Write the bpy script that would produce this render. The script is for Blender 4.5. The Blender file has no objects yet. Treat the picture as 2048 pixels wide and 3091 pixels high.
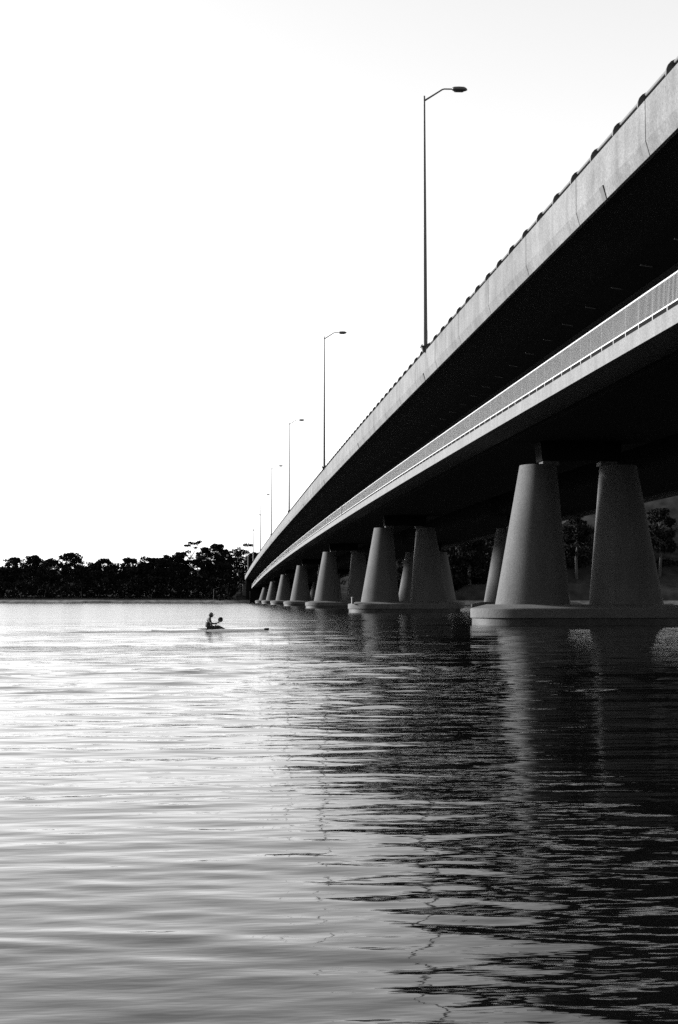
import bpy, bmesh, math, random
import numpy as np
from math import radians as R, sin, cos, pi, sqrt
from mathutils import Vector, Matrix

# ------------------------------------------------------------------ camera, sky, sun, exposure
S = bpy.context.scene
COL = S.collection
cam_d = bpy.data.cameras.new('camera')
cam = bpy.data.objects.new('camera', cam_d)
COL.objects.link(cam)
cam_d.sensor_fit = 'HORIZONTAL'
cam_d.sensor_width = 24.0
cam_d.lens = 50.0
cam_d.clip_start = 0.1
cam_d.clip_end = 6000
cam.location = (0, 0, 1.5)
cam.rotation_euler = (pi/2 + 0.0616756, 0, -0.0862446)
S.camera = cam

SUN_EL, SUN_AZ = R(16), R(-70)          # azimuth measured from +Y towards +X
W = bpy.data.worlds.new('World')
S.world = W
W.use_nodes = True
nt = W.node_tree
nt.nodes.clear()
sky = nt.nodes.new('ShaderNodeTexSky')
sky.sky_type = 'NISHITA'
sky.sun_disc = False
sky.sun_elevation = SUN_EL
sky.sun_rotation = SUN_AZ
sky.air_density = 1.0
sky.dust_density = 1.0
sky.ozone_density = 1.0
bw = nt.nodes.new('ShaderNodeRGBToBW')
bg = nt.nodes.new('ShaderNodeBackground')
bg.inputs['Strength'].default_value = 0.15
wo = nt.nodes.new('ShaderNodeOutputWorld')
nt.links.new(sky.outputs[0], bw.inputs[0])
gm = nt.nodes.new('ShaderNodeGamma')          # high thin overcast: evens out the clear-sky gradient
gm.inputs['Gamma'].default_value = 0.68
nt.links.new(bw.outputs[0], gm.inputs['Color'])
nt.links.new(gm.outputs[0], bg.inputs['Color'])
nt.links.new(bg.outputs[0], wo.inputs['Surface'])

sun_d = bpy.data.lights.new('sun', 'SUN')
sun_d.energy = 4.8
sun_d.angle = R(12)
sun_d.color = (1, 1, 1)
sun = bpy.data.objects.new('sun', sun_d)
COL.objects.link(sun)
sdir = Vector((sin(SUN_AZ)*cos(SUN_EL), cos(SUN_AZ)*cos(SUN_EL), sin(SUN_EL)))
sun.rotation_euler = (-sdir).to_track_quat('-Z', 'Y').to_euler()
sun.location = (-60, 40, 60)

S.view_settings.view_transform = 'Standard'
S.view_settings.look = 'None'
S.view_settings.gamma = 1.0
S.view_settings.exposure = 2.0
S.view_settings.use_curve_mapping = False
S.render.engine = 'CYCLES'
S.cycles.use_denoising = False
S.cycles.max_bounces = 6
S.cycles.caustics_reflective = False
S.cycles.caustics_refractive = False

rng = random.Random(7)
nrg = np.random.default_rng(11)

# ------------------------------------------------------------------ materials (a black and white picture: greys only)
def mat(name, v, rough=0.8, mottling=0.0, scale=1.0, bump=0.0, bscale=20.0, metal=0.0, streak=0.0, speck=0.0, spec=None, tone=0.0):
    m = bpy.data.materials.new(name)
    m.use_nodes = True
    n, l = m.node_tree.nodes, m.node_tree.links
    b = n['Principled BSDF']
    b.inputs['Base Color'].default_value = (v, v, v, 1)
    b.inputs['Roughness'].default_value = rough
    b.inputs['Metallic'].default_value = metal
    if spec is not None:
        b.inputs['Specular IOR Level'].default_value = spec
    tc = n.new('ShaderNodeTexCoord')
    if mottling or streak or speck:
        geo = n.new('ShaderNodeNewGeometry')
        last = None
        def mul(a, node_out, lo, hi, f0, f1):
            mr = n.new('ShaderNodeMapRange')
            mr.inputs['From Min'].default_value = f0
            mr.inputs['From Max'].default_value = f1
            mr.inputs['To Min'].default_value = lo
            mr.inputs['To Max'].default_value = hi
            l.new(node_out, mr.inputs['Value'])
            if a is None:
                return mr.outputs[0]
            mm = n.new('ShaderNodeMath'); mm.operation = 'MULTIPLY'
            l.new(a, mm.inputs[0]); l.new(mr.outputs[0], mm.inputs[1])
            return mm.outputs[0]
        if mottling:
            t = n.new('ShaderNodeTexNoise'); t.inputs['Scale'].default_value = scale
            t.inputs['Detail'].default_value = 6; t.inputs['Roughness'].default_value = 0.62
            l.new(geo.outputs['Position'], t.inputs['Vector'])
            last = mul(last, t.outputs[0], 1 - mottling, 1 + mottling, 0.3, 0.7)
        if streak:
            mp = n.new('ShaderNodeMapping'); mp.inputs['Scale'].default_value = (1.6, 1.6, 0.12)
            l.new(geo.outputs['Position'], mp.inputs['Vector'])
            t = n.new('ShaderNodeTexNoise'); t.inputs['Scale'].default_value = 1.3
            t.inputs['Detail'].default_value = 5
            l.new(mp.outputs[0], t.inputs['Vector'])
            last = mul(last, t.outputs[0], 1 - streak, 1.0, 0.36, 0.56)
        if speck:
            t = n.new('ShaderNodeTexNoise'); t.inputs['Scale'].default_value = 11.0
            t.inputs['Detail'].default_value = 8; t.inputs['Roughness'].default_value = 0.85
            l.new(geo.outputs['Position'], t.inputs['Vector'])
            last = mul(last, t.outputs[0], 1 - speck, 1 + speck, 0.3, 0.7)
        if tone:
            oi = n.new('ShaderNodeObjectInfo')
            last = mul(last, oi.outputs['Random'], 1 - tone, 1 + tone, 0.0, 1.0)
        mm = n.new('ShaderNodeMath'); mm.operation = 'MULTIPLY'
        l.new(last, mm.inputs[0]); mm.inputs[1].default_value = v
        cc = n.new('ShaderNodeCombineColor')
        for k in range(3):
            l.new(mm.outputs[0], cc.inputs[k])
        l.new(cc.outputs[0], b.inputs['Base Color'])
    if bump:
        t = n.new('ShaderNodeTexNoise'); t.inputs['Scale'].default_value = bscale
        t.inputs['Detail'].default_value = 5
        l.new(tc.outputs['Object'], t.inputs['Vector'])
        bp = n.new('ShaderNodeBump'); bp.inputs['Strength'].default_value = 0.6
        bp.inputs['Distance'].default_value = bump
        l.new(t.outputs[0], bp.inputs['Height'])
        l.new(bp.outputs[0], b.inputs['Normal'])
    return m

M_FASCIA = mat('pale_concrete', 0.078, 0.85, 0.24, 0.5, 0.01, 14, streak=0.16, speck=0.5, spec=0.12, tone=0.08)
M_PATH = mat('path_concrete', 0.09, 0.85, 0.12, 0.6, 0.01, 14, streak=0.12, speck=0.45, spec=0.12)
M_COL = mat('column_concrete', 0.048, 0.85, 0.12, 0.6, 0.01, 14, streak=0.10, speck=0.5, spec=0.12)
M_CAP = mat('cap_concrete', 0.054, 0.85, 0.2, 0.8, 0.015, 10, speck=0.5, spec=0.12)
M_WET = mat('tidal_concrete', 0.02, 0.6, 0.4, 2.0, 0.02, 8, spec=0.2)
M_GIRDER = mat('girder_shade_concrete', 0.007, 0.9, 0.15, 0.3, 0.01, 10, streak=0.2, spec=0.03)  # near-black base colour puts the shade under the deck into the concrete
M_ROAD = mat('asphalt', 0.05, 0.9)
M_DARKSTEEL = mat('dark_steel', 0.01, 0.6)
M_RAIL = mat('galvanised_rail', 0.045, 0.5, 0.15, 3.0)
M_BAL = mat('galvanised_bars', 0.28, 0.5)
M_POLE = mat('lamp_pole_steel', 0.03, 0.55, 0.3, 2.0, streak=0.3)
M_HEAD = mat('lamp_head_paint', 0.02, 0.5)
M_BEAR = mat('bearing_rubber', 0.03, 0.7)
M_STAIN = mat('drain_iron', 0.022, 0.8, 0.3, 4)
M_BARK = mat('pale_bark', 0.45, 0.9, 0.35, 0.7)
M_DBARK = mat('dark_bark', 0.015, 0.9, 0.3, 0.7)
M_LEAF = mat('gum_leaves', 0.008, 0.8, 0.5, 0.25, spec=0.0)
M_LEAF2 = mat('scrub_leaves', 0.007, 0.8, 0.5, 0.2, spec=0.0)

def water_material():
    m = bpy.data.materials.new('river_water')
    m.use_nodes = True
    n, l = m.node_tree.nodes, m.node_tree.links
    b = n['Principled BSDF']
    b.inputs['Base Color'].default_value = (0.002, 0.002, 0.002, 1)
    b.inputs['Roughness'].default_value = 0.03
    b.inputs['IOR'].default_value = 1.333
    geo = n.new('ShaderNodeNewGeometry')
    def layer(sx, sy, rot, det):
        mp = n.new('ShaderNodeMapping')
        mp.inputs['Rotation'].default_value = (0, 0, rot)
        mp.inputs['Scale'].default_value = (sx, sy, 1)
        l.new(geo.outputs['Position'], mp.inputs['Vector'])
        t = n.new('ShaderNodeTexNoise'); t.inputs['Scale'].default_value = 1.0
        t.inputs['Detail'].default_value = det
        t.inputs['Roughness'].default_value = 0.5
        l.new(mp.outputs[0], t.inputs['Vector'])
        return t.outputs[0]
    a = layer(0.45, 1.5, R(5), 2.0)
    c = layer(1.8, 5.6, R(-9), 3.0)
    # wind roughness grows with the open distance from the near bank and drifts in patches
    sp = n.new('ShaderNodeSeparateXYZ'); l.new(geo.outputs['Position'], sp.inputs[0])
    mr = n.new('ShaderNodeMapRange'); mr.inputs['From Min'].default_value = 7; mr.inputs['From Max'].default_value = 45
    mr.inputs['To Min'].default_value = 0.55; mr.inputs['To Max'].default_value = 1.0
    l.new(sp.outputs[1], mr.inputs['Value'])
    pt = layer(0.06, 0.16, R(4), 2.0)
    pr = n.new('ShaderNodeMapRange'); pr.inputs['From Min'].default_value = 0.35; pr.inputs['From Max'].default_value = 0.65
    pr.inputs['To Min'].default_value = 0.55; pr.inputs['To Max'].default_value = 1.3
    l.new(pt, pr.inputs['Value'])
    fr = n.new('ShaderNodeMapRange'); fr.inputs['From Min'].default_value = 80; fr.inputs['From Max'].default_value = 220
    fr.inputs['To Min'].default_value = 1.0; fr.inputs['To Max'].default_value = 1.2
    l.new(sp.outputs[1], fr.inputs['Value'])
    fm = n.new('ShaderNodeMath'); fm.operation = 'MULTIPLY'
    l.new(mr.outputs[0], fm.inputs[0]); l.new(fr.outputs[0], fm.inputs[1])
    am = n.new('ShaderNodeMath'); am.operation = 'MULTIPLY'
    l.new(fm.outputs[0], am.inputs[0]); l.new(pr.outputs[0], am.inputs[1])
    sm = n.new('ShaderNodeMath'); sm.operation = 'MULTIPLY_ADD'
    l.new(c, sm.inputs[0]); sm.inputs[1].default_value = 0.20; l.new(a, sm.inputs[2])
    ro = n.new('ShaderNodeMapRange'); ro.inputs['From Min'].default_value = 35; ro.inputs['From Max'].default_value = 110   # wind ruffle, open water
    ro.inputs['To Min'].default_value = 0.035; ro.inputs['To Max'].default_value = 0.16
    l.new(sp.outputs[1], ro.inputs['Value']); l.new(ro.outputs[0], b.inputs['Roughness'])
    hm = n.new('ShaderNodeMath'); hm.operation = 'MULTIPLY'
    l.new(sm.outputs[0], hm.inputs[0]); l.new(am.outputs[0], hm.inputs[1])
    bp = n.new('ShaderNodeBump'); bp.inputs['Strength'].default_value = 1.0
    bp.inputs['Distance'].default_value = 0.062
    l.new(hm.outputs[0], bp.inputs['Height'])
    l.new(bp.outputs[0], b.inputs['Normal'])
    return m
M_WATER = water_material()

def ground_material():
    m = bpy.data.materials.new('bank_ground')
    m.use_nodes = True
    n, l = m.node_tree.nodes, m.node_tree.links
    b = n['Principled BSDF']; b.inputs['Roughness'].default_value = 0.95; b.inputs['Specular IOR Level'].default_value = 0.05
    geo = n.new('ShaderNodeNewGeometry')
    sp = n.new('ShaderNodeSeparateXYZ'); l.new(geo.outputs['Position'], sp.inputs[0])
    # sand at the waterline, dark leaf litter above, dry pale grass on the open slope to the right
    t = n.new('ShaderNodeTexNoise'); t.inputs['Scale'].default_value = 0.35; t.inputs['Detail'].default_value = 6
    l.new(geo.outputs['Position'], t.inputs['Vector'])
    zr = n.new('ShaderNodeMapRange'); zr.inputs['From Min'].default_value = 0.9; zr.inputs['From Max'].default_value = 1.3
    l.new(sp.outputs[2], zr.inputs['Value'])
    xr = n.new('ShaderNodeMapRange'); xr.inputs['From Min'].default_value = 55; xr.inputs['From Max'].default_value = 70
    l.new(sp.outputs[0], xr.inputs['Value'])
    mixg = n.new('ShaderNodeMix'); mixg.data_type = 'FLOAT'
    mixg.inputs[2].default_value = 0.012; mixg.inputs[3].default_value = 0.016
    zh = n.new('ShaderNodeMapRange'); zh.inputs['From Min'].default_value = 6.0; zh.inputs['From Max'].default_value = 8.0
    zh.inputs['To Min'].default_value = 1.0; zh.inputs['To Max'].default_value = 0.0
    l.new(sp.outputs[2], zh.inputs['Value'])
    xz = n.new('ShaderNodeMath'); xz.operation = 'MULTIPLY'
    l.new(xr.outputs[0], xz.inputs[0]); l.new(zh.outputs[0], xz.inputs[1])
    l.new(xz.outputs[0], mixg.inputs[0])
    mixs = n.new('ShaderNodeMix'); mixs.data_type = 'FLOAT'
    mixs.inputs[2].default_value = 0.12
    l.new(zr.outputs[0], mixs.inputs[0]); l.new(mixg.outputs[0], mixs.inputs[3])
    mr = n.new('ShaderNodeMapRange'); mr.inputs['From Min'].default_value = 0.3; mr.inputs['From Max'].default_value = 0.7
    mr.inputs['To Min'].default_value = 0.45; mr.inputs['To Max'].default_value = 1.35
    l.new(t.outputs[0], mr.inputs['Value'])
    mm = n.new('ShaderNodeMath'); mm.operation = 'MULTIPLY'
    l.new(mixs.outputs[0], mm.inputs[0]); l.new(mr.outputs[0], mm.inputs[1])
    cc = n.new('ShaderNodeCombineColor')
    for k in range(3):
        l.new(mm.outputs[0], cc.inputs[k])
    l.new(cc.outputs[0], b.inputs['Base Color'])
    return m
M_GROUND = ground_material()

# ------------------------------------------------------------------ helpers
def link(name, me, parent=None, loc=None):
    o = bpy.data.objects.new(name, me)
    COL.objects.link(o)
    if parent is not None:
        o.parent = parent
    if loc is not None:
        o.location = loc
    return o

def mesh(verts, faces, m, smooth=False, name='mesh'):
    me = bpy.data.meshes.new(name)
    me.from_pydata([tuple(v) for v in verts], [], faces)
    me.materials.append(m)
    if smooth:
        me.polygons.foreach_set('use_smooth', [True]*len(me.polygons))
    me.update()
    return me

class MB:
    """collects simple shapes into one mesh"""
    def __init__(self):
        self.v, self.f = [], []
    def add(self, v, f):
        k = len(self.v)
        self.v += [tuple(p) for p in v]
        self.f += [tuple(i + k for i in q) for q in f]
        return self
    def box(self, x0, x1, y0, y1, z0, z1):
        v = [(x, y, z) for z in (z0, z1) for y in (y0, y1) for x in (x0, x1)]
        return self.add(v, [(0, 2, 3, 1), (4, 5, 7, 6), (0, 1, 5, 4), (2, 6, 7, 3), (0, 4, 6, 2), (1, 3, 7, 5)])
    def tube(self, pts, rad, n=8, cap=True):
        pts = [Vector(p) for p in pts]
        if not hasattr(rad, '__len__'):
            rad = [rad]*len(pts)
        v, f = [], []
        for i, p in enumerate(pts):
            d = (pts[min(i+1, len(pts)-1)] - pts[max(i-1, 0)]).normalized()
            a = Vector((0, 0, 1)) if abs(d.z) < 0.9 else Vector((1, 0, 0))
            s = d.cross(a).normalized(); t = s.cross(d)
            for k in range(n):
                q = 2*pi*k/n
                v.append(p + (s*cos(q) + t*sin(q))*rad[i])
        for i in range(len(pts)-1):
            for k in range(n):
                k2 = (k+1) % n
                f.append((i*n+k, i*n+k2, (i+1)*n+k2, (i+1)*n+k))
        if cap:
            f.append(tuple(range(n-1, -1, -1)))
            f.append(tuple(range((len(pts)-1)*n, len(pts)*n)))
        return self.add(v, f)
    def rings(self, rings, cap=True):
        n = len(rings[0]); v, f = [], []
        for r in rings:
            v += r
        for i in range(len(rings)-1):
            for k in range(n):
                k2 = (k+1) % n
                f.append((i*n+k, i*n+k2, (i+1)*n+k2, (i+1)*n+k))
        if cap:
            f.append(tuple(range(n-1, -1, -1)))
            f.append(tuple(range((len(rings)-1)*n, len(rings)*n)))
        return self.add(v, f)
    def ball(self, c, rx, ry, rz, n=12, m=8):
        rs = []
        for i in range(1, m):
            a = pi*i/m - pi/2
            rs.append([(c[0]+rx*cos(a)*cos(2*pi*k/n), c[1]+ry*cos(a)*sin(2*pi*k/n), c[2]+rz*sin(a)) for k in range(n)])
        return self.rings(rs)
    def me(self, m, smooth=False):
        return mesh(self.v, self.f, m, smooth)
    def build(self, name, m, parent=None, smooth=False, loc=None):
        return link(name, self.me(m, smooth), parent, loc)

def fix_normals(me):
    bm = bmesh.new(); bm.from_mesh(me)
    bmesh.ops.recalc_face_normals(bm, faces=bm.faces)
    bm.to_mesh(me); bm.free()
    return me

def autosmooth(me, ang=35):
    bm = bmesh.new(); bm.from_mesh(me)
    bmesh.ops.recalc_face_normals(bm, faces=bm.faces)
    for e in bm.edges:
        e.smooth = not (len(e.link_faces) == 2 and e.calc_face_angle(0) > R(ang))
    for f in bm.faces:
        f.smooth = True
    bm.to_mesh(me); bm.free()
    return me

def tag(o, label=None, cat=None, group=None, kind=None):
    if label: o['label'] = label
    if cat: o['category'] = cat
    if group: o['group'] = group
    if kind: o['kind'] = kind
    return o

def empty(name, loc=(0, 0, 0), rz=0.0):
    o = bpy.data.objects.new(name, None)
    COL.objects.link(o)
    o.location = loc; o.rotation_euler = (0, 0, rz)
    o.empty_display_size = 0.5
    return o

def copy_part(src, parent, loc):
    c = src.copy(); COL.objects.link(c)
    c.parent = parent; c.location = loc
    return c

def copy_thing(src, loc):
    r = src.copy(); COL.objects.link(r); r.location = loc
    for ch in src.children:
        c = ch.copy(); COL.objects.link(c); c.parent = r
        for g in ch.children:
            d = g.copy(); COL.objects.link(d); d.parent = c
    return r

def drop(y):                                   # the vertical curve of the bridge
    return -(3.5e-5 if y < 160 else 2.36e-5)*(y - 160)**2
TOP = 16.25                                    # top of the parapet at the crown of the curve

# ------------------------------------------------------------------ water: one rippled sheet
def build_water():
    ys = [-160, -120, -90, -60, -40, -25, -15, -9, -5, -2, 0, 1, 2]
    y = 2.6
    while y < 611:
        ys.append(y)
        y += 0.06 if 62.6 < y < 66.6 else max(0.04, 0.0042*y)
    ys += [612, 616, 625]
    ys = np.array(ys); n = 460
    s = np.linspace(-1, 1, n)
    s = np.sign(s)*(0.22*np.abs(s) + 0.78*np.abs(s)**2.6)
    half = 34 + 0.62*np.maximum(ys, 0)
    X = 0.09*np.maximum(ys, 0)[:, None] + half[:, None]*s[None, :]
    Y = np.repeat(ys[:, None], n, 1)
    dy = np.gradient(ys)[:, None]
    dx = np.gradient(X, axis=1)
    rg = np.random.default_rng(5)
    Z = np.zeros_like(X)
    # slow patches that make some water calmer than the rest
    P = np.zeros_like(X)
    for _ in range(9):
        a = rg.uniform(0, 2*pi); k = 2*pi/rg.uniform(7, 26); ph = rg.uniform(0, 6.28)
        P += np.sin(k*(0.45*np.cos(a)*X + np.sin(a)*Y) + ph)
    P = np.clip(0.85 + 0.20*P, 0.35, 1.7)
    fetch = np.clip((Y - 6)/24, 0.0, 1.0)
    lam = np.concatenate([np.exp(rg.uniform(np.log(0.15), np.log(0.5), 90)), np.exp(rg.uniform(np.log(0.5), np.log(2.6), 80))])
    for L in lam:
        th = rg.normal(R(84), R(20 if L < 0.8 else 14))           # crests lie across the view, leaning a little
        k = 2*pi/L
        slope = (0.0030 + 0.0065*fetch) if L < 0.5 else 0.0060*(0.22 + 0.78*fetch)
        if L > 1.6:
            slope = slope*(0.45 + 0.4*fetch)
        res = np.clip((L/dy - 2.5)/3.0, 0, 1)*np.clip((L/np.maximum(np.abs(np.cos(th)), 0.15)/dx - 2.5)/3.0, 0, 1)
        ph = rg.uniform(0, 6.28)
        Z += res*slope/k*P*np.sin(k*(np.cos(th)*X + np.sin(th)*Y) + ph)
    sg = 0.012 + 0.018*fetch
    Z = np.where(np.abs(Z) < 10, sg*(np.exp(np.clip(0.9*Z/sg, -4, 2.2)) - 1)/0.9, Z)      # peaked crests, flat troughs
    # the kayak's wake: a low ridge trailing to the left, and a smaller one beside the bow
    for (x0, x1, yc, amp, wd) in ((-7.5, 0.0, 64.3, 0.055, 0.17), (-10.0, -4.0, 63.5, 0.03, 0.15), (0.6, 2.9, 64.7, 0.045, 0.14)):
        env = np.clip((X - x0)/1.5, 0, 1)*np.clip((x1 - X)/0.8, 0, 1)
        Z += amp*env*np.exp(-((Y - yc - 0.05*np.sin(X*1.7))/wd)**2)
    nr = len(ys)
    co = np.stack([X, Y, Z], -1).reshape(-1, 3).astype(np.float32)
    i = np.arange(nr - 1)[:, None]*n + np.arange(n - 1)[None, :]
    q = np.stack([i, i + 1, i + n + 1, i + n], -1).reshape(-1).astype(np.int32)
    nf = len(q)//4
    me = bpy.data.meshes.new('water')
    me.vertices.add(len(co)); me.vertices.foreach_set('co', co.ravel())
    me.loops.add(len(q)); me.loops.foreach_set('vertex_index', q)
    me.polygons.add(nf)
    me.polygons.foreach_set('loop_start', np.arange(0, nf*4, 4, dtype=np.int32))
    me.polygons.foreach_set('use_smooth', np.ones(nf, dtype=bool))
    me.update(calc_edges=True)
    me.materials.append(M_WATER)
    return tag(link('water', me), 'rippled grey river water spreading from the foreground to the far bank', kind='structure')
build_water()

# ------------------------------------------------------------------ far bank
def bank_h(x, y):
    d = y - 611 + 1.2*sin(x*0.07) + 0.8*sin(x*0.19)
    z = -1.0 + min(max(d, -5)/2.2, 1.0)*1.75 if d < 2.2 else 0.75
    if d >= 2.2:
        t = min((d - 2.2)/5, 1)
        z = 0.75 + 0.7*t
        z += 4.0*min(max((d - 8)/60, 0), 1)
        r = min(max((d - 45)/110, 0), 1)
        z += r*r*(3 - 2*r)*(13 + 2*sin(x*0.03))
        # road embankment behind the abutment
        e = min(max((x - 4)/6, 0), 1)*min(max((54 - x)/8, 0), 1)*min(max(d/12, 0), 1)
        z = max(z, e*9.2)
    z += 0.12*sin(x*0.9 + y*0.7) * (1 if d > 2 else 0)
    return z
gx = [-420 + 6*i for i in range(145)]
gy = [604, 607, 609, 610, 611, 612, 613, 614, 616, 618, 621, 625, 630, 636, 645, 655, 670, 690, 715, 745, 780, 900, 1500, 3000]
v = [(x, y, bank_h(x, y)) for y in gy for x in gx]
f = [(j*len(gx)+i, j*len(gx)+i+1, (j+1)*len(gx)+i+1, (j+1)*len(gx)+i) for j in range(len(gy)-1) for i in range(len(gx)-1)]
tag(link('riverbank', mesh(v, f, M_GROUND, True)), 'far riverbank with a thin pale sand line under dark trees', kind='structure')

# right bank beyond the bridge: a pale grassed slope that reaches out into the river
def right_h(x, y):
    d = min(y - 376 + 0.12*(x - 60) + 1.5*sin(x*0.09), (x - 58)*0.8)
    t = min(max(d/9, -0.2), 1)
    return -0.6 + 6.2*t + (0.2*sin(x*0.8 + y*0.6) if t > 0 else 0) + 40*min(max((d - 15)/50, 0), 1)
gx = [54, 56, 57, 58, 59, 60, 62, 64, 67, 70, 75] + [80 + 7*i for i in range(50)]
gy = [330, 340, 346, 352, 357, 361, 365, 368, 371, 374, 377, 380, 383, 386, 390, 396, 410, 430, 470, 520, 600]
v = [(x, y, right_h(x, y)) for y in gy for x in gx]
f = [(j*len(gx)+i, j*len(gx)+i+1, (j+1)*len(gx)+i+1, (j+1)*len(gx)+i) for j in range(len(gy)-1) for i in range(len(gx)-1)]
tag(link('right_riverbank', mesh(v, f, M_GROUND, True)), 'pale grassed riverbank seen under the bridge on the right', kind='structure')

# near bank, out of view behind the camera: added to block low sky light
def near_h(x, y):
    d = -9 - y + 1.5*sin(x*0.11)
    t = min(max(d/26, -0.05), 1)
    return -0.4 + 11*t + (0.3*sin(x*0.7 + y*0.4) if t > 0 else 0)
gx = [-160 + 8*i for i in range(46)]
gy = [-170, -120, -80, -60, -50, -42, -36, -30, -25, -20, -16, -13, -10, -8]
v = [(x, y, near_h(x, y)) for y in gy for x in gx]
f = [(j*len(gx)+i, j*len(gx)+i+1, (j+1)*len(gx)+i+1, (j+1)*len(gx)+i) for j in range(len(gy)-1) for i in range(len(gx)-1)]
tag(link('unseen_near_bank', mesh(v, f, M_GROUND, True)), 'unseen near riverbank slope added behind the camera to block low sky light', kind='structure')

# ------------------------------------------------------------------ the bridge
bridge = tag(empty('road_bridge', (12.1, 82, 0)), 'long concrete road bridge with a footpath slung below its deck', 'bridge')
BX, BY = 12.1, 82.0
def sub(name, me, parent=bridge):
    """link a mesh given in world coordinates under a parent whose origin is the bridge's"""
    o = bpy.data.objects.new(name, me); COL.objects.link(o); o.parent = parent
    if parent is bridge:
        o.location = (-BX, -BY, 0)
    return o

def stations(y0, y1, step):
    n = max(1, int(round((y1 - y0)/step)))
    return [y0 + (y1 - y0)*i/n for i in range(n + 1)]
def loft(section, y0, y1, m, step=13.0, base=TOP, sm=False):
    b = MB()
    b.rings([[(x, y, base + z + drop(y)) for x, z in section] for y in stations(y0, y1, step)])
    me = b.me(m, sm)
    return fix_normals(me)
Y0, Y1 = -74.0, 612.0
# deck slab (right half mirrored about x = 28.2, where the two girders meet)
MX = 28.5
left = [(12.36, -0.95), (12.36, -1.60), (13.2, -1.72), (16.5, -2.15), (26.3, -2.15), (27.3, -1.85)]
right = [(2*MX - x, z) for x, z in reversed(left)]
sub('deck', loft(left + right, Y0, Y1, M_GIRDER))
sub('road_surface', loft([(12.42, -0.93), (2*MX - 12.42, -0.93), (2*MX - 12.42, -0.9), (12.42, -0.9)], Y0, Y1, M_ROAD))
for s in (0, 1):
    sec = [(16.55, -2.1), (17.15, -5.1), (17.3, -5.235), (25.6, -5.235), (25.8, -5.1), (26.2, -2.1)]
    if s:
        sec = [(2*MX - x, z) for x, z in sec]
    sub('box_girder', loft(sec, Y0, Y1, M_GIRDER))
# footpath slab hung on the outer side of each girder
for s in (0, 1):
    sec = [(15.0, -4.66), (15.03, -4.63), (17.2, -4.60), (17.25, -5.0), (15.7, -5.24), (15.0, -5.24)]
    if s:
        sec = [(2*MX - x, z) for x, z in sec]
    o = sub('footpath_slab', loft(sec, Y0, Y1, M_PATH))

# parapet panels: precast, 7.8 m long, with open joints and a lower lip that leans in
PAN = 7.8
PJ = 38.6 - 15*PAN
ylist = [PJ + PAN*i for i in range(90)]
def panel_me(y0, y1, mirror=False):
    g = 0.028
    sec = [(12.1, -0.02), (12.1, -1.2), (12.22, -1.63), (12.34, -1.63), (12.34, -0.02), (12.32, 0.0), (12.12, 0.0)]
    if mirror:
        sec = [(2*MX - x, z) for x, z in sec]
    b = MB()
    b.rings([[(x, y, TOP + z + drop(y)) for x, z in sec] for y in (y0 + g, 0.5*(y0+y1), y1 - g)])
    return fix_normals(b.me(M_FASCIA))
for y in ylist:
    if y > Y1 - 2: break
    sub('parapet_panel', panel_me(y, min(y + PAN, Y1)))
# the other side of the bridge stays out of sight: one run
b = MB()
b.rings([[(2*MX - x, y, TOP + z + drop(y)) for x, z in [(12.1, 0), (12.1, -1.63), (12.34, -1.63), (12.34, 0)]] for y in stations(Y0, Y1, 13)])
sub('far_parapet', fix_normals(b.me(M_FASCIA)))
# drain stains / outlets along the lip
dr = MB()
for k in range(-1, 15):
    y = 43.2 + 39*k
    z = TOP + drop(y)
    d_ = MB().add([(12.06, y-0.2, z-1.22), (12.06, y+0.2, z-1.22), (12.20, y+0.16, z-1.66), (12.20, y-0.16, z-1.66),
                   (12.16, y-0.16, z-1.20), (12.16, y+0.16, z-1.20), (12.3, y+0.12, z-1.66), (12.3, y-0.12, z-1.66)],
                  [(0, 1, 2, 3), (7, 6, 5, 4), (0, 4, 5, 1), (1, 5, 6, 2), (2, 6, 7, 3), (3, 7, 4, 0)])
    sub('drain_outlet', fix_normals(d_.me(M_STAIN)))
# traffic barrier on the parapet: curved posts and a tube rail
prof = [(-0.01, 0.0), (0.0, 0.17), (0.05, 0.30), (0.13, 0.39), (0.25, 0.455), (0.38, 0.45), (0.40, 0.38), (0.30, 0.22), (0.22, 0.0)]
pb = MB().rings([[(x, -0.04, z) for x, z in prof], [(x, 0.04, z) for x, z in prof]])
post_me = fix_normals(pb.me(M_DARKSTEEL))
npost = 0
y = 38.6 - 9*2.6 + 0.7
while y < Y1 - 1:
    o = bpy.data.objects.new('barrier_post', post_me); COL.objects.link(o); o.parent = bridge
    o.location = (0, y - BY, TOP + drop(y) - 0.005)
    npost += 1
    y += 2.6
def rail_ring(y, n=10):
    return [(12.1 + 0.27 + 0.07*cos(2*pi*k/n), y, TOP + drop(y) + 0.37 + 0.065*sin(2*pi*k/n)) for k in range(n)]
sub('barrier_rail', autosmooth(MB().rings([rail_ring(y) for y in stations(Y0, Y1, 13)]).me(M_RAIL)))

# small flat brackets across the underside of the deck overhang
sbk = fix_normals(MB().add([(-0.22, -0.035, 0.0), (0.22, -0.035, -0.055), (0.22, 0.035, -0.055), (-0.22, 0.035, 0.0),
                            (-0.22, -0.035, -0.05), (0.22, -0.035, -0.105), (0.22, 0.035, -0.105), (-0.22, 0.035, -0.05)],
                           [(0, 1, 2, 3), (7, 6, 5, 4), (0, 4, 5, 1), (1, 5, 6, 2), (2, 6, 7, 3), (3, 7, 4, 0)]).me(M_RAIL))
y = 50.2 - 3.9*3
while y < 330:
    o = bpy.data.objects.new('soffit_bracket', sbk); COL.objects.link(o); o.parent = bridge
    o.location = (15.7 - BX, y - BY, TOP + drop(y) - 2.01)
    y += 3.9

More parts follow.
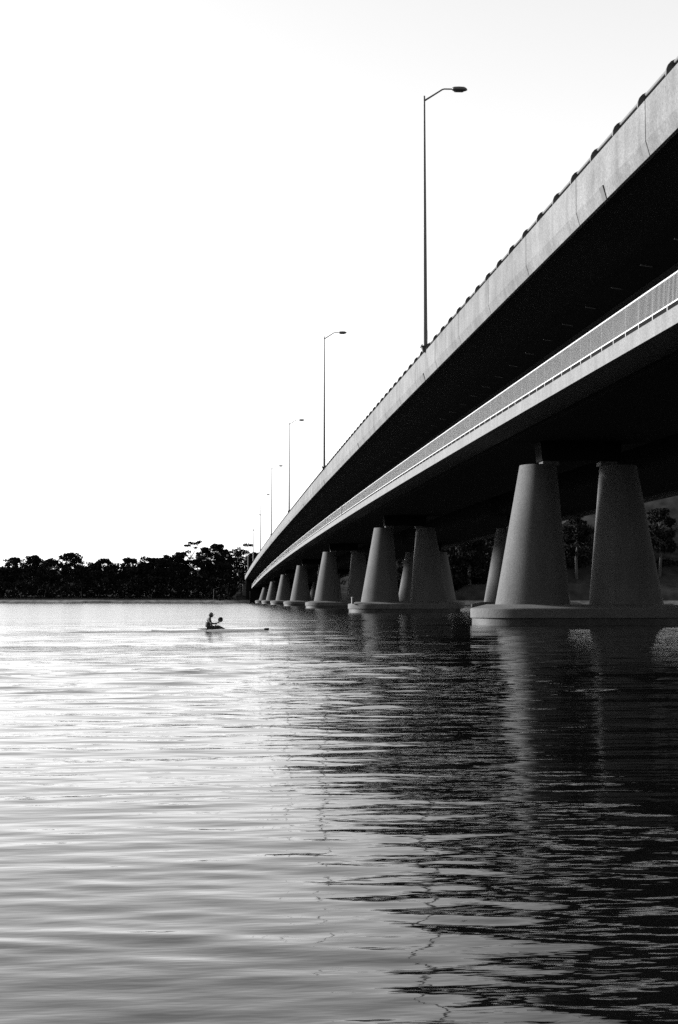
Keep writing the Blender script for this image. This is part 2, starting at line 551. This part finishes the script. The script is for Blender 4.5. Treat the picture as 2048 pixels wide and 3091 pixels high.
# footpath railing: top rail mesh carries bottom rail, posts and bars
RZ = TOP - 4.63
def bar_run(x0, x1, z0, z1, ya, yb, m):
    b = MB().rings([[(x, y, RZ + z + drop(y)) for x, z in [(x0, z0), (x1, z0), (x1, z1), (x0, z1)]] for y in stations(ya, yb, 7.8)])
    return fix_normals(b.me(m))
def tube_run(xc, zc, rx, rz, ya, yb, m, n=8):
    b = MB().rings([[(xc + rx*cos(2*pi*k/n), y, RZ + zc + rz*sin(2*pi*k/n) + drop(y)) for k in range(n)] for y in stations(ya, yb, 7.8)])
    return autosmooth(b.me(m))
YA, YB = 8.0, 610.0
railing = sub('footpath_railing', tube_run(15.09, 1.12, 0.038, 0.038, YA, YB, M_BAL))
sub('bottom_rail', bar_run(15.068, 15.112, 0.18, 0.225, YA, YB, M_BAL), railing)
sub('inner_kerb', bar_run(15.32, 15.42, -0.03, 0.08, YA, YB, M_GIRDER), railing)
POSTP = 1.625
posts = [47.58 + POSTP*i for i in range(-24, 346)]
pme = fix_normals(MB().box(-0.022, 0.022, -0.018, 0.018, -0.01, 0.2).box(-0.011, 0.011, -0.011, 0.011, 0.2, 1.12).me(M_BAL))
rest = MB()
def order_near(vals, n):
    vis = [q for q in vals if q > 40]
    return set(vis[:n])
near = order_near(posts, 300)
for y in posts:
    if y in near:
        o = bpy.data.objects.new('railing_post', pme); COL.objects.link(o); o.parent = railing
        o.location = (15.09, y, RZ + drop(y))
    else:
        z = RZ + drop(y)
        rest.box(15.068, 15.112, y-0.018, y+0.018, z-0.01, z+0.2)
        rest.box(15.079, 15.101, y-0.011, y+0.011, z+0.2, z+1.12)
tag(sub('railing_post', fix_normals(rest.me(M_BAL)), railing), kind='stuff')
BALP = POSTP/12
bals = [y + BALP*j for y in posts for j in range(1, 12)]
near = order_near(bals, 300)
bme = fix_normals(MB().box(-0.009, 0.009, -0.009, 0.009, 0.21, 1.10).me(M_BAL))
vs, fs = [], []
rest = MB()
for y in bals:
    if y in near:
        o = bpy.data.objects.new('baluster', bme); COL.objects.link(o); o.parent = railing
        o.location = (15.09, y, RZ + drop(y))
    else:
        z = RZ + drop(y)
        rest.box(15.081, 15.099, y-0.009, y+0.009, z+0.21, z+1.10)
tag(sub('baluster', fix_normals(rest.me(M_BAL)), railing), kind='stuff')
for y in (170.4, 297.5):                       # movement joints in the railing
    z = RZ + drop(y)
    sub('joint_cover', fix_normals(MB().box(15.0, 15.06, y-0.22, y+0.22, z+0.02, z+1.2).me(M_RAIL)), railing)

# abutment at the far end
ab = tag(empty('bridge_abutment', (12, 606, 0)), 'small pale concrete abutment under the far end of the bridge', 'abutment')
def sub_at(parent, name, b, m):
    me = fix_normals(b.me(m))
    o = bpy.data.objects.new(name, me); COL.objects.link(o); o.parent = parent
    o.location = -Vector(parent.location)
    return o
z = TOP + drop(606)
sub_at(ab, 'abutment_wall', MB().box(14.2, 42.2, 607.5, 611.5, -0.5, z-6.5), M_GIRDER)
sub_at(ab, 'wing_wall', MB().box(11.2, 13.9, 613, 622, 3.0, 8.0), M_COL)
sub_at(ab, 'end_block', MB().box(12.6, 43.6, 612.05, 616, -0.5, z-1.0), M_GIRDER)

# ------------------------------------------------------------------ piers
def sring(cx, cy, hx, hy, z, n=48, e=2.1):
    r = []
    for k in range(n):
        a = 2*pi*k/n
        c, s = cos(a), sin(a)
        r.append((cx + hx*math.copysign(abs(c)**(2/e), c), cy + hy*math.copysign(abs(s)**(2/e), s), z))
    return r
def stadium(cx, cy, hx, hy, z, n=28):
    r = []
    for k in range(n):
        a = -pi/2 + pi*k/(n-1)
        r.append((cx + (hx-hy) + hy*cos(a), cy + hy*sin(a), z))
    for k in range(n):
        a = pi/2 + pi*k/(n-1)
        r.append((cx - (hx-hy) + hy*cos(a), cy + hy*sin(a), z))
    return r
CW = 13.7
def make_pier(x, y, label, group):
    """x is the outer end of the cap; local origin at the cap's outer end on the waterline"""
    p = tag(empty('bridge_pier', (x, y, 0)), label, 'bridge pier', group)
    hx, hy = CW/2, 2.7
    cap = autosmooth(MB().rings([stadium(hx, 0, hx-0.39, hy-0.04, 0.40), stadium(hx, 0, hx-0.35, hy, 0.44), stadium(hx, 0, hx-0.35, hy, 0.93),
                      stadium(hx, 0, hx-0.40, hy-0.05, 0.98), stadium(hx, 0, hx-1.30, hy-0.95, 1.20)]).me(M_CAP), 25)
    c = link('pile_cap', cap, p)
    sk = autosmooth(MB().rings([stadium(hx, 0, hx-0.45, hy-0.10, -1.2), stadium(hx, 0, hx-0.45, hy-0.10, 0.41)]).me(M_WET), 25)
    link('tidal_skirt', sk, p)
    zt = TOP + drop(y) - 6.62
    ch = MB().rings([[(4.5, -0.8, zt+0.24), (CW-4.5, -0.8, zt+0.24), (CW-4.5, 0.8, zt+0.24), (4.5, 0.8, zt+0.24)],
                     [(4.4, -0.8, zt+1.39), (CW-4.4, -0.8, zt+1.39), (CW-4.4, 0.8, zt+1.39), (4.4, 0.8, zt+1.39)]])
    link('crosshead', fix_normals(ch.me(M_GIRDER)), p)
    for s in (0, 1):
        rs = []
        for i in range(9):
            t = i/8
            xl = 1.82 + 1.52*t; xr = 6.22 - 0.72*t
            dep = 1.75 - 0.62*t
            z_ = 1.19 + (zt - 1.19)*t
            if s:
                xl, xr = CW - xr, CW - xl
            rs.append(sring(0.5*(xl+xr), 0, 0.5*(xr-xl), dep, z_))
        cme = autosmooth(MB().rings(rs).me(M_COL), 40)
        co_ = link('column', cme, p)
        xm = (5.1 if not s else CW - 5.1)
        link('bearing', fix_normals(MB().box(xm-0.5, xm+0.5, -0.5, 0.5, zt-0.01, zt+0.24).me(M_BEAR)), co_)
    return p
names = ['nearest', 'second', 'third', 'fourth', 'fifth', 'sixth', 'seventh']
for i in range(7):
    y = 82.2 + 78.1*i
    lab = ('nearest bridge pier, two tapered concrete columns on a rounded cap in the water' if i == 0 else
           '%s bridge pier of the near row counted from the right, two tapered columns' % names[i])
    make_pier(14.54, y, lab, 'piers under the near girder')
for i in range(7):
    y = 82.2 + 78.1*i
    make_pier(14.54 + 14.2, y, 'shadowed pier under the far girder, directly behind the %s pier of the near row' % names[i], 'piers under the far girder')

bo = tag(empty('bollard', (15.25, 158.6, 1.0)), 'short dark bollard with a pale top on the left end of the second pier cap', 'bollard')
b = MB().tube([(0, 0, -0.02), (0, 0, 0.62)], 0.15, 12)
autosmooth(b.build('post', M_DARKSTEEL, bo).data)
b = MB().tube([(0, 0, 0.62), (0, 0, 0.70), (0, 0, 0.76)], [0.19, 0.19, 0.1], 12)
autosmooth(b.build('lid', M_PATH, bo).data)

# ------------------------------------------------------------------ street lamps
def make_lamp(loc, label):
    L = tag(empty('street_lamp', loc), label, 'street lamp', 'street lamps along the bridge parapet')
    bp = MB().box(-0.27, 0.27, -0.27, 0.27, 0.0, 0.05)
    base = bp.build('base_plate', M_DARKSTEEL, L); fix_normals(base.data)
    # stem that carries the plate out from the parapet
    st = MB().rings([[(-0.14, -0.14, -0.30), (0.24, -0.14, -0.30), (0.24, 0.14, -0.30), (-0.14, 0.14, -0.30)],
                     [(-0.22, -0.2, 0.0), (0.24, -0.2, 0.0), (0.24, 0.2, 0.0), (-0.22, 0.2, 0.0)]])
    s_ = st.build('support_bracket', M_DARKSTEEL, L); fix_normals(s_.data)
    for sx in (-1, 1):
        for sy in (-1, 1):
            q = MB().tube([(0.21*sx, 0.21*sy, 0.04), (0.21*sx, 0.21*sy, 0.16)], 0.028, 6)
            link('bolt', q.me(M_DARKSTEEL), base)
    po = MB().tube([(0, 0, 0.05), (0, 0, 0.5), (0, 0, 5), (0, 0, 10), (0, 0, 15.0)], [0.150, 0.148, 0.122, 0.092, 0.062], 14)
    p_ = po.build('pole', M_POLE, L); autosmooth(p_.data)
    dk = MB().box(0.11, 0.145, -0.06, 0.06, 0.45, 0.95)
    link('access_door', fix_normals(dk.me(M_POLE)), p_)
    ar = MB().tube([(0.02, 0, 14.72), (0.6, 0, 15.1), (1.08, 0, 15.42), (1.2, 0, 15.46), (1.75, 0, 15.47)], [0.055, 0.05, 0.046, 0.045, 0.045], 8)
    a_ = ar.build('arm', M_POLE, L); autosmooth(a_.data)
    # luminaire: a flattened cobra-head
    rs = []
    for t, wy, zt, zb in ((0, 0.06, 0.06, -0.04), (0.06, 0.13, 0.12, -0.10), (0.16, 0.17, 0.15, -0.13), (0.45, 0.19, 0.165, -0.135),
                          (0.72, 0.18, 0.155, -0.12), (0.84, 0.13, 0.10, -0.09), (0.92, 0.05, 0.02, -0.05)):
        ring = []
        for k in range(14):
            a = 2*pi*k/14
            c, s = cos(a), sin(a)
            ring.append((1.66 + t, wy*c, 15.47 + (zt*s if s > 0 else -zb*s)))
        rs.append(ring)
    h_ = MB().rings(rs).build('lamp_head', M_HEAD, L); autosmooth(h_.data, 50)
    gl = MB().rings([[(1.80, -0.13, 15.345), (2.36, -0.12, 15.345), (2.36, 0.12, 15.345), (1.80, 0.13, 15.345)],
                     [(1.88, -0.08, 15.31), (2.28, -0.07, 15.31), (2.28, 0.07, 15.31), (1.88, 0.08, 15.31)]])
    link('glass_bowl', fix_normals(gl.me(M_BEAR)), h_)
    return L
lab = ['nearest and tallest looking street lamp, a single arm pole on the parapet',
       'second street lamp along the parapet counted from the near end',
       'third street lamp along the parapet, halfway between the second and fourth lamps',
       'fourth street lamp along the parapet, against white sky left of the footpath',
       'fifth street lamp along the parapet counted from the near end, above the tree tops',
       'sixth street lamp along the parapet, its foot in front of the gum trees',
       'seventh and farthest street lamp, thin pole before the gum trees']
for i in range(7):
    y = 81.2 + 78.1*i
    loc = (12.08, y, TOP + drop(y) + 0.20)
    if i == 0:
        lamp0 = make_lamp(loc, lab[0])
    else:
        c = copy_thing(lamp0, loc); c['label'] = lab[i]

# ------------------------------------------------------------------ trees
def leaf_cloud(centres, radii, per, size, rg, flat=0.75):
    """leaf-sprig quads spread through ellipsoidal clumps; returns verts, faces"""
    C = np.repeat(np.array(centres), per, 0); Rr = np.repeat(np.array(radii), per, 0)
    n = len(C)
    d = rg.normal(size=(n, 3)); d /= np.linalg.norm(d, axis=1)[:, None]
    r = rg.uniform(0.15, 1.0, n)**0.5
    p = C + d*(r*Rr)[:, None]*np.array([1, 1, flat])
    a = rg.normal(size=(n, 3)); a /= np.linalg.norm(a, axis=1)[:, None]
    b_ = rg.normal(size=(n, 3)); b_ = np.cross(a, b_); b_ /= np.linalg.norm(b_, axis=1)[:, None]
    s = rg.uniform(0.6, 1.3, n)[:, None]*size
    v = np.stack([p - a*s - b_*s*0.45, p + a*s*0.2 - b_*s*0.6, p + a*s + b_*s*0.35, p - a*s*0.3 + b_*s*0.6], 1).reshape(-1, 3)
    f = np.arange(4*n).reshape(-1, 4)
    return v, f.tolist()
def make_tree(x, y, h, hw, style, label, seed, ground=bank_h):
    rg = np.random.default_rng(seed)
    z0 = ground(x, y) - 0.3
    T = tag(empty('gum_tree', (x, y, z0)), label, 'tree', 'trees on the far bank')
    H = h - z0
    tb = MB()
    bark = M_BARK if style == 'open' else M_DBARK
    top = Vector((rg.uniform(-0.6, 0.6), rg.uniform(-0.6, 0.6), H*0.72))
    tr = [Vector((0, 0, 0)), Vector((rg.uniform(-.4, .4), 0, H*0.3)), Vector((rg.uniform(-.5, .5), 0, H*0.52)), top]
    r0 = 0.30 if style == 'open' else 0.38
    tb.tube(tr, [r0*1.2, r0, r0*0.75, r0*0.35], 8)
    cs, rad = [], []
    if style == 'open':
        nl = int(10 + hw*1.2)
        for k in range(nl):
            a = 2*pi*k/nl*2.4 + rg.uniform(0, .8)
            t = rg.uniform(0.0, 1.0)
            rr = hw*(0.25 + 0.75*rg.uniform(0.2, 1))*(1.0 - 0.45*t)
            end = Vector((rr*cos(a), rr*sin(a)*0.8, H*(0.55 + 0.40*t) + (0.0 if t < .9 else H*0.02)))
            st = tr[2].lerp(tr[3], min(0.95, t*0.9))*1.0
            st = st if t > 0.2 else tr[1].lerp(tr[2], 0.75)
            mid = st.lerp(end, 0.55) + Vector((0, 0, -0.4))
            tb.tube([st, mid, end], [0.13, 0.09, 0.04], 5)
            for _ in range(2):
                cs.append(tuple(end + Vector((rg.normal(0, .5), rg.normal(0, .5), rg.normal(0, .2)))))
                rad.append(rg.uniform(0.8, 1.5))
        cs.append((top.x*0.6, 0, H*0.95)); rad.append(1.3)
        v_, f_ = leaf_cloud(cs, rad, 44, 0.36, rg, 0.5)
    else:
        nl = int(22 + hw*6)
        for k in range(nl):
            u = rg.uniform(0, 1); a = rg.uniform(0, 2*pi)
            zz = H*(0.38 + 0.56*u)
            env = hw*sqrt(max(0.12, 1 - ((u - 0.38)/0.70)**2))
            rr = env*sqrt(rg.uniform(0.08, 1))*0.86
            end = Vector((rr*cos(a), rr*sin(a)*0.85, zz))
            st = tr[2].lerp(tr[3], u*0.9)
            tb.tube([st, st.lerp(end, 0.5) + Vector((0, 0, -.2)), end], [0.14, 0.09, 0.04], 5)
            cs.append(tuple(end)); rad.append(rg.uniform(1.0, 1.9))
        for k in range(4):
            cs.append((rg.normal(0, hw*0.22), rg.normal(0, hw*.2), H - 1.1 - rg.uniform(0, 0.8))); rad.append(rg.uniform(1.0, 1.5))
        v_, f_ = leaf_cloud(cs, rad, 90, 0.38, rg, 0.72)
    tm = tb.me(bark); fix_normals(tm)
    link('trunk', tm, T)
    link('crown', mesh(v_, f_, M_LEAF), T)
    return T
TL = [  # x in 1568-wide photo units, v of the top, half width, style, label
 (-4, 1312, 24, 'd', 'low dark tree cut by the left edge of the picture'),
 (39, 1288, 17, 'd', 'leftmost rounded tree on the skyline, left of the broad one beside it'),
 (84, 1283, 24, 'd', 'broad rounded dark tree second from left on the skyline'),
 (120, 1291, 20, 'd', 'flat-topped dark tree just left of the tree with sky gaps in its crown'),
 (168, 1277, 27, 'o2', 'wide tree with sky gaps low in its crown, tallest on the left half'),
 (204, 1309, 16, 'd', 'small low tree in the dip right of the wide gappy tree'),
 (223, 1301, 14, 'd', 'small round tree left of the domed tree in the middle of the far bank'),
 (249, 1291, 22, 'd', 'domed tree in the middle of the far bank, right of a sky dip'),
 (301, 1288, 22, 'o2', 'airy crowned tree standing alone above the scrub in mid bank'),
 (338, 1300, 20, 'd', 'low dark tree right of the airy mid bank tree'),
 (364, 1287, 24, 'd', 'smooth topped dark tree where the wood begins to rise to the right'),
 (396, 1281, 22, 'd', 'rounded dark tree on the rising skyline left of the tall tufted gum'),
 (418, 1274, 18, 'd', 'pointed dark tree just left of the tall tufted gum'),
 (445, 1250, 28, 'o', 'tallest gum tree with loose flat leaf tufts at its top'),
 (470, 1262, 22, 'd', 'dense dark tree between the tufted gum and the high round crown'),
 (497, 1254, 25, 'd', 'high round dense crown right of the tufted gum tree'),
 (519, 1268, 16, 'o2', 'ragged edged tree on the right flank of the high round crown'),
 (538, 1288, 15, 'o', 'thin low gum with wide sky gaps left of the pale trunked gums'),
 (550, 1264, 20, 'o', 'slender pale trunked gum left of the one beside the bridge end'),
 (566, 1257, 20, 'o', 'slender pale trunked gum with flat top tuft beside the bridge end'),
 (588, 1276, 15, 'd', 'rounded tree standing behind the farthest lamps at the bridge end'),
]
for i, (px, v_, hw, st, lb) in enumerate(TL):
    Yd = 642 + rng.uniform(-6, 10) + (12 if st == 'o' else 0)
    X = (px - 501)/3267*Yd
    Hh = 1.5 + (1385 - v_)/3267*Yd
    make_tree(X, Yd, Hh, 1.45*hw/3267*Yd, 'dense' if st == 'd' else 'open' if st == 'o' else 'dense', lb, 100 + i)
# trees seen between the piers on the right bank
TR = [(1090, 1220, 40, 'd', 'dim tree glimpsed under the bridge left of the nearest pier'),
      (1345, 1175, 44, 'd', 'dim tree glimpsed between the two columns of the nearest pier'),
      (1545, 1165, 46, 'd', 'dim tree glimpsed under the bridge at the right edge of the picture'),
      (1012, 1262, 34, 'd', 'dim tree glimpsed right of the second pier')]
for i, (px, v_, hw, st, lb) in enumerate(TR):
    Yd = 388
    make_tree((px - 501)/3267*Yd, Yd, 1.5 + (1385 - v_)/3267*Yd, hw/3267*Yd, 'dense', lb, 300 + i, right_h)
# the wood below the skyline reads as one mass
rg = np.random.default_rng(3)
cs, rad = [], []
def scrub2(x, y, top):
    scrub(x, y, top, right_h(x, y))
def scrub(x, y, top, z0=None):
    z0 = bank_h(x, y) if z0 is None else z0; n = max(2, int((top - z0)/2.2))
    for k in range(n):
        z_ = z0 + (top - z0)*(k + rg.uniform(0.2, 0.9))/n
        cs.append((x + rg.normal(0, 1.3), y + rg.normal(0, 1.2), z_)); rad.append(rg.uniform(1.3, 2.3))
for x in np.arange(-215, 22, 2.0):
    hgt = 14.0 + 1.6*sin(x*0.11) + 1.2*sin(x*0.37 + 1) + (4.5 if x > -38 else 0)
    scrub(x, 628, hgt*0.62); scrub(x + 1, 634, hgt*0.85); scrub(x, 641, hgt)
for x in np.arange(-235, 60, 3.4):                 # the slope behind
    for yy, hh in ((664, 4.5), (684, 5), (706, 5.5), (735, 6)):
        scrub(x + rg.normal(0, 1), yy + rg.normal(0, 4), bank_h(x, yy) + hh)
for x in np.arange(1, 12, 1.6):
    scrub(x, 616, 4.5 + x*0.25); scrub(x, 621, 7)
for yy in np.arange(385, 610, 4.0):
    for xx, hh in ((62, 8), (67, 14), (73, 20)):
        scrub2(xx + rg.normal(0, .6), yy, hh)
for x in np.arange(64, 250, 2.2):
    hgt = 21 + 4*sin(x*0.09) + 2.5*sin(x*0.31)
    scrub2(x, 430, hgt*1.45 + 4); scrub2(x + 1, 455, hgt*1.75)
    scrub2(x, 392, hgt*0.6); scrub2(x + 1, 398, hgt*0.85); scrub2(x, 406, hgt)
v_, f_ = leaf_cloud(cs, rad, 34, 0.5, rg, 0.8)
tag(link('woodland', mesh(v_, f_, M_LEAF2)), 'dark mass of scrub and trees along the far bank below the skyline', kind='stuff')

# pole with a short arm on the far bank
sp_ = tag(empty('shore_lamp', (-1.3, 614.5, bank_h(-1.3, 614.5) - 0.1)), 'pale pole with a short arm on the far shore, above the kayaker', 'lamp post')
b = MB().tube([(0, 0, 0), (0, 0, 5.0)], [0.10, 0.07], 8); autosmooth(b.build('pole', M_PATH, sp_).data)
b = MB().tube([(0, 0, 4.9), (0.9, 0, 5.25), (2.0, 0, 5.6)], [0.06, 0.05, 0.05], 6); autosmooth(b.build('arm', M_PATH, sp_).data)
b = MB().ball((2.2, 0, 5.62), 0.4, 0.2, 0.12); autosmooth(b.build('lamp_head', M_DARKSTEEL, sp_).data)

# ------------------------------------------------------------------ kayak, paddler, paddle
M_HULL = mat('kayak_gelcoat', 0.8, 0.25)
M_DECKTIP = mat('kayak_dark_nose', 0.006, 0.6)
M_SKIN = mat('skin', 0.025, 0.6, 0.1, 20)
M_SHIRT = mat('shirt_cloth', 0.013, 0.9, 0.25, 10)
M_CAPC = mat('cap_cloth', 0.10, 0.9)
M_HAIR = mat('hair', 0.02, 0.8)
M_SHORT = mat('shorts_cloth', 0.01, 0.9)
M_BLADE = mat('carbon_blade', 0.004, 0.8, spec=0.05)
KX, KY = -0.42, 65.4
ky = tag(empty('kayak', (KX, KY, -0.05)), 'long narrow pale racing kayak low in the water, heading right', 'kayak')
# hull sections along x: (x, half width, deck z, keel z)
hs = [(-2.55, 0.012, 0.17, 0.02), (-2.3, 0.06, 0.16, -0.03), (-1.7, 0.14, 0.155, -0.08), (-0.9, 0.205, 0.17, -0.10), (0, 0.225, 0.19, -0.11),
      (0.8, 0.20, 0.205, -0.10), (1.6, 0.14, 0.20, -0.09), (2.3, 0.07, 0.20, -0.06), (2.7, 0.03, 0.21, -0.01), (2.82, 0.008, 0.215, 0.10)]
def hull_ring(x, w, zt, zb, a0=0, a1=14):
    r = []
    for k in range(14):
        a = 2*pi*k/14
        c, s = cos(a), sin(a)
        zz = zt - 0.05 + 0.05*s if s > 0 else (zt - 0.05) + (zt - 0.05 - zb)*s
        r.append((x, w*math.copysign(abs(c)**0.75, c), zz))
    return r
hme = autosmooth(MB().rings([hull_ring(*q) for q in hs]).me(M_HULL), 60)
hull = link('hull', hme, ky)
nose = MB().rings([hull_ring(2.62, 0.050, 0.222, 0.12), hull_ring(2.66, 0.046, 0.224, 0.11), hull_ring(2.74, 0.030, 0.227, 0.10), hull_ring(2.84, 0.012, 0.228, 0.14)])
link('bow_patch', autosmooth(nose.me(M_DECKTIP), 60), hull)  # dark patch over the bow tip
ck = MB()
ring = [(0.62*cos(2*pi*k/20) + 0.12, 0.19*sin(2*pi*k/20), 0.195 + 0.02*cos(2*pi*k/20)) for k in range(20)]
ck.tube(ring + [ring[0]], 0.022, 6)
link('cockpit_rim', autosmooth(ck.me(M_DECKTIP)), ky)
sk = MB().add([(p[0], p[1], p[2] - 0.0) for p in ring] + [(0.12, 0, 0.21)], [(k, (k+1) % 20, 20) for k in range(20)])
link('cockpit_well', sk.me(M_DECKTIP), ky)

def skin_mesh(name, nodes, edges, root, sub_l=2):
    me = bpy.data.meshes.new(name)
    me.from_pydata([n_[0] for n_ in nodes], edges, [])
    o = bpy.data.objects.new(name, me); COL.objects.link(o)
    md = o.modifiers.new('skin', 'SKIN'); md.use_smooth_shade = True
    for i, n_ in enumerate(nodes):
        sv = me.skin_vertices[0].data[i]
        sv.radius = (n_[1], n_[1]) if not hasattr(n_[1], '__len__') else n_[1]
        sv.use_root = (i == root)
    ss = o.modifiers.new('subsurf', 'SUBSURF'); ss.levels = sub_l; ss.render_levels = sub_l
    bpy.context.view_layer.update()
    dg = bpy.context.evaluated_depsgraph_get()
    out = bpy.data.meshes.new_from_object(o.evaluated_get(dg))
    bpy.data.objects.remove(o)
    out.polygons.foreach_set('use_smooth', [True]*len(out.polygons))
    return out
# paddler: seated, facing +x, leaning forward a little, both arms out to the paddle
pe = tag(empty('person', (KX, KY, 0.06)), 'paddler in dark shirt and pale cap seated upright in the kayak', 'person')
ra, la = (0.47, -0.24, 0.36), (0.26, 0.135, 0.125)           # hands
N = [((0.0, 0, 0.12), (0.17, 0.13)),      # 0 pelvis
     ((0.03, 0, 0.27), (0.155, 0.115)),   # 1 waist
     ((0.05, 0, 0.42), (0.175, 0.125)),   # 2 chest
     ((0.085, 0, 0.52), (0.12, 0.09)),    # 3 upper chest
     ((0.115, 0, 0.585), 0.058),          # 4 neck
     ((0.145, 0, 0.645), 0.055),          # 5 head base
     ((0.08, -0.17, 0.50), 0.068), ((0.19, -0.28, 0.33), 0.048), ((0.34, -0.27, 0.32), 0.038), (ra, 0.027),      # 6-9 right arm
     ((0.08, 0.17, 0.50), 0.068), ((0.16, 0.29, 0.30), 0.048), ((0.23, 0.24, 0.18), 0.038), (la, 0.027),         # 10-13 left arm
     ((0.08, -0.10, 0.09), 0.10), ((0.50, -0.11, 0.20), 0.066), ((0.86, -0.08, 0.03), 0.045),                     # 14-16 right leg
     ((0.08, 0.10, 0.09), 0.10), ((0.48, 0.11, 0.19), 0.066), ((0.86, 0.08, 0.03), 0.045)]
E_ = [(0, 1), (1, 2), (2, 3), (3, 4), (4, 5), (3, 6), (6, 7), (7, 8), (8, 9), (3, 10), (10, 11), (11, 12), (12, 13), (0, 14), (14, 15), (15, 16), (0, 17), (17, 18), (18, 19)]
body = skin_mesh('body', N, E_, 0)
hb = MB()
hb.ball((0.165, 0, 0.715), 0.098, 0.076, 0.118, 16, 12)                 # skull and face
hb.ball((0.205, 0, 0.665), 0.062, 0.052, 0.055, 10, 8)                  # jaw
hb.ball((0.268, 0, 0.705), 0.022, 0.016, 0.026, 8, 6)                   # nose
for s in (-1, 1):
    hb.ball((0.245, s*0.032, 0.728), 0.012, 0.016, 0.012, 8, 6)         # eye
    hb.ball((0.155, s*0.078, 0.71), 0.018, 0.012, 0.032, 8, 6)          # ear
hb.ball((0.258, 0, 0.672), 0.012, 0.026, 0.007, 8, 5)                   # mouth
# hands: palm, four fingers curled round the shaft, thumb the other way
for (hx_, hy_, hz_), s in ((ra, -1), (la, 1)):
    hb.ball((hx_ + 0.012, hy_, hz_ + 0.012), 0.042, 0.042, 0.02, 10, 8)
    for k, ln in enumerate((0.9, 1.0, 0.95, 0.78)):
        yy = hy_ + (k - 1.5)*0.021
        hb.tube([(hx_ + 0.03, yy, hz_ + 0.02), (hx_ + 0.03 + 0.042*ln, yy, hz_ + 0.022), (hx_ + 0.035 + 0.05*ln, yy, hz_ - 0.012), (hx_ + 0.03 + 0.02*ln, yy, hz_ - 0.028)],
                [0.0105, 0.010, 0.009, 0.007], 6)
    hb.tube([(hx_, hy_ - s*0.035, hz_ + 0.008), (hx_ + 0.035, hy_ - s*0.05, hz_ - 0.012), (hx_ + 0.062, hy_ - s*0.04, hz_ - 0.02)], [0.012, 0.011, 0.008], 6)
hm = hb.me(M_SKIN, True); fix_normals(hm)
bm = bmesh.new(); bm.from_mesh(body); bm.from_mesh(hm)
bmesh.ops.recalc_face_normals(bm, faces=bm.faces)
bm.to_mesh(body); bm.free()
for p in body.polygons: p.use_smooth = True
body.materials.clear(); body.materials.append(M_SKIN)
link('body', body, pe)
# sleeved shirt and shorts follow the same skeleton, a little fuller
SN = [((0.0, 0, 0.13), (0.185, 0.145)), ((0.02, 0, 0.27), (0.172, 0.13)), ((0.05, 0, 0.42), (0.192, 0.142)), ((0.085, 0, 0.525), (0.135, 0.105)), ((0.105, 0, 0.565), 0.068),
      ((0.08, -0.175, 0.505), 0.084), ((0.165, -0.26, 0.37), 0.066), ((0.08, 0.175, 0.505), 0.084), ((0.145, 0.27, 0.35), 0.066)]
sh = skin_mesh('shirt', SN, [(0, 1), (1, 2), (2, 3), (3, 4), (3, 5), (5, 6), (3, 7), (7, 8)], 0)
sh.materials.clear(); sh.materials.append(M_SHIRT)
link('shirt', sh, pe)
so = skin_mesh('shorts', [((0, 0, 0.12), (0.18, 0.14)), ((0.09, -0.10, 0.10), 0.11), ((0.36, -0.11, 0.17), 0.084), ((0.09, 0.10, 0.10), 0.11), ((0.36, 0.11, 0.16), 0.084)],
               [(0, 1), (1, 2), (0, 3), (3, 4)], 0)
so.materials.clear(); so.materials.append(M_SHORT)
link('shorts', so, pe)
hr = MB().ball((0.135, 0, 0.718), 0.092, 0.08, 0.098, 14, 10)
link('hair', autosmooth(hr.me(M_HAIR), 60), pe)
cr = []
for i in range(7):
    a = (pi/2)*i/6
    cr.append([(0.158 + 0.108*cos(a)*cos(2*pi*k/18), 0.088*cos(a)*sin(2*pi*k/18), 0.752 + 0.092*sin(a)) for k in range(18)])
cm = MB().rings(cr[:-1])
link('cap', autosmooth(cm.me(M_CAPC), 50), pe)
br = MB()
vt = [(0.245 + 0.0, -0.075, 0.757), (0.30, -0.072, 0.75), (0.345, -0.04, 0.745), (0.355, 0, 0.744), (0.345, 0.04, 0.745), (0.30, 0.072, 0.75), (0.245, 0.075, 0.757)]
br.rings([vt, [(x, y, z + 0.012) for x, y, z in vt]])
link('cap_peak', fix_normals(br.me(M_SHIRT)), pe)

# paddle: blade on the near side raised, the other one down in the water
A, B = Vector(la), Vector(ra)
u = (B - A).normalized()
pa = tag(empty('paddle', (KX, KY, 0.06)), 'double-ended kayak paddle held out front, its dark near blade raised', 'paddle')
P1 = B + u*0.16; P2 = A - u*0.52
pst = MB().tube([P2, P1], 0.016, 8)
link('shaft', autosmooth(pst.me(M_BLADE)), pa)
def blade(c, d, m):
    d = d.normalized()
    up = Vector((-0.6, -0.1, 0.8)); up = (up - d*up.dot(d)).normalized()
    nn = d.cross(up)
    front, back = [], []
    K = 18
    for k in range(K):
        a = 2*pi*k/K
        x = 0.185*(1 - cos(a))          # along the blade
        w = 0.125*sin(a)*(0.72 + 0.28*(1 - cos(a))/2*1.2)
        dish = 0.03*(w/0.1)**2
        p = c + d*x + up*w + nn*dish
        front.append(p); back.append(p - nn*0.012)
    return fix_normals(MB().rings([front, back]).me(m))
link('blade', blade(P1 - u*0.04, u, M_BLADE), pa)
link('blade', blade(P2 + u*0.04, -u, M_BLADE), pa)
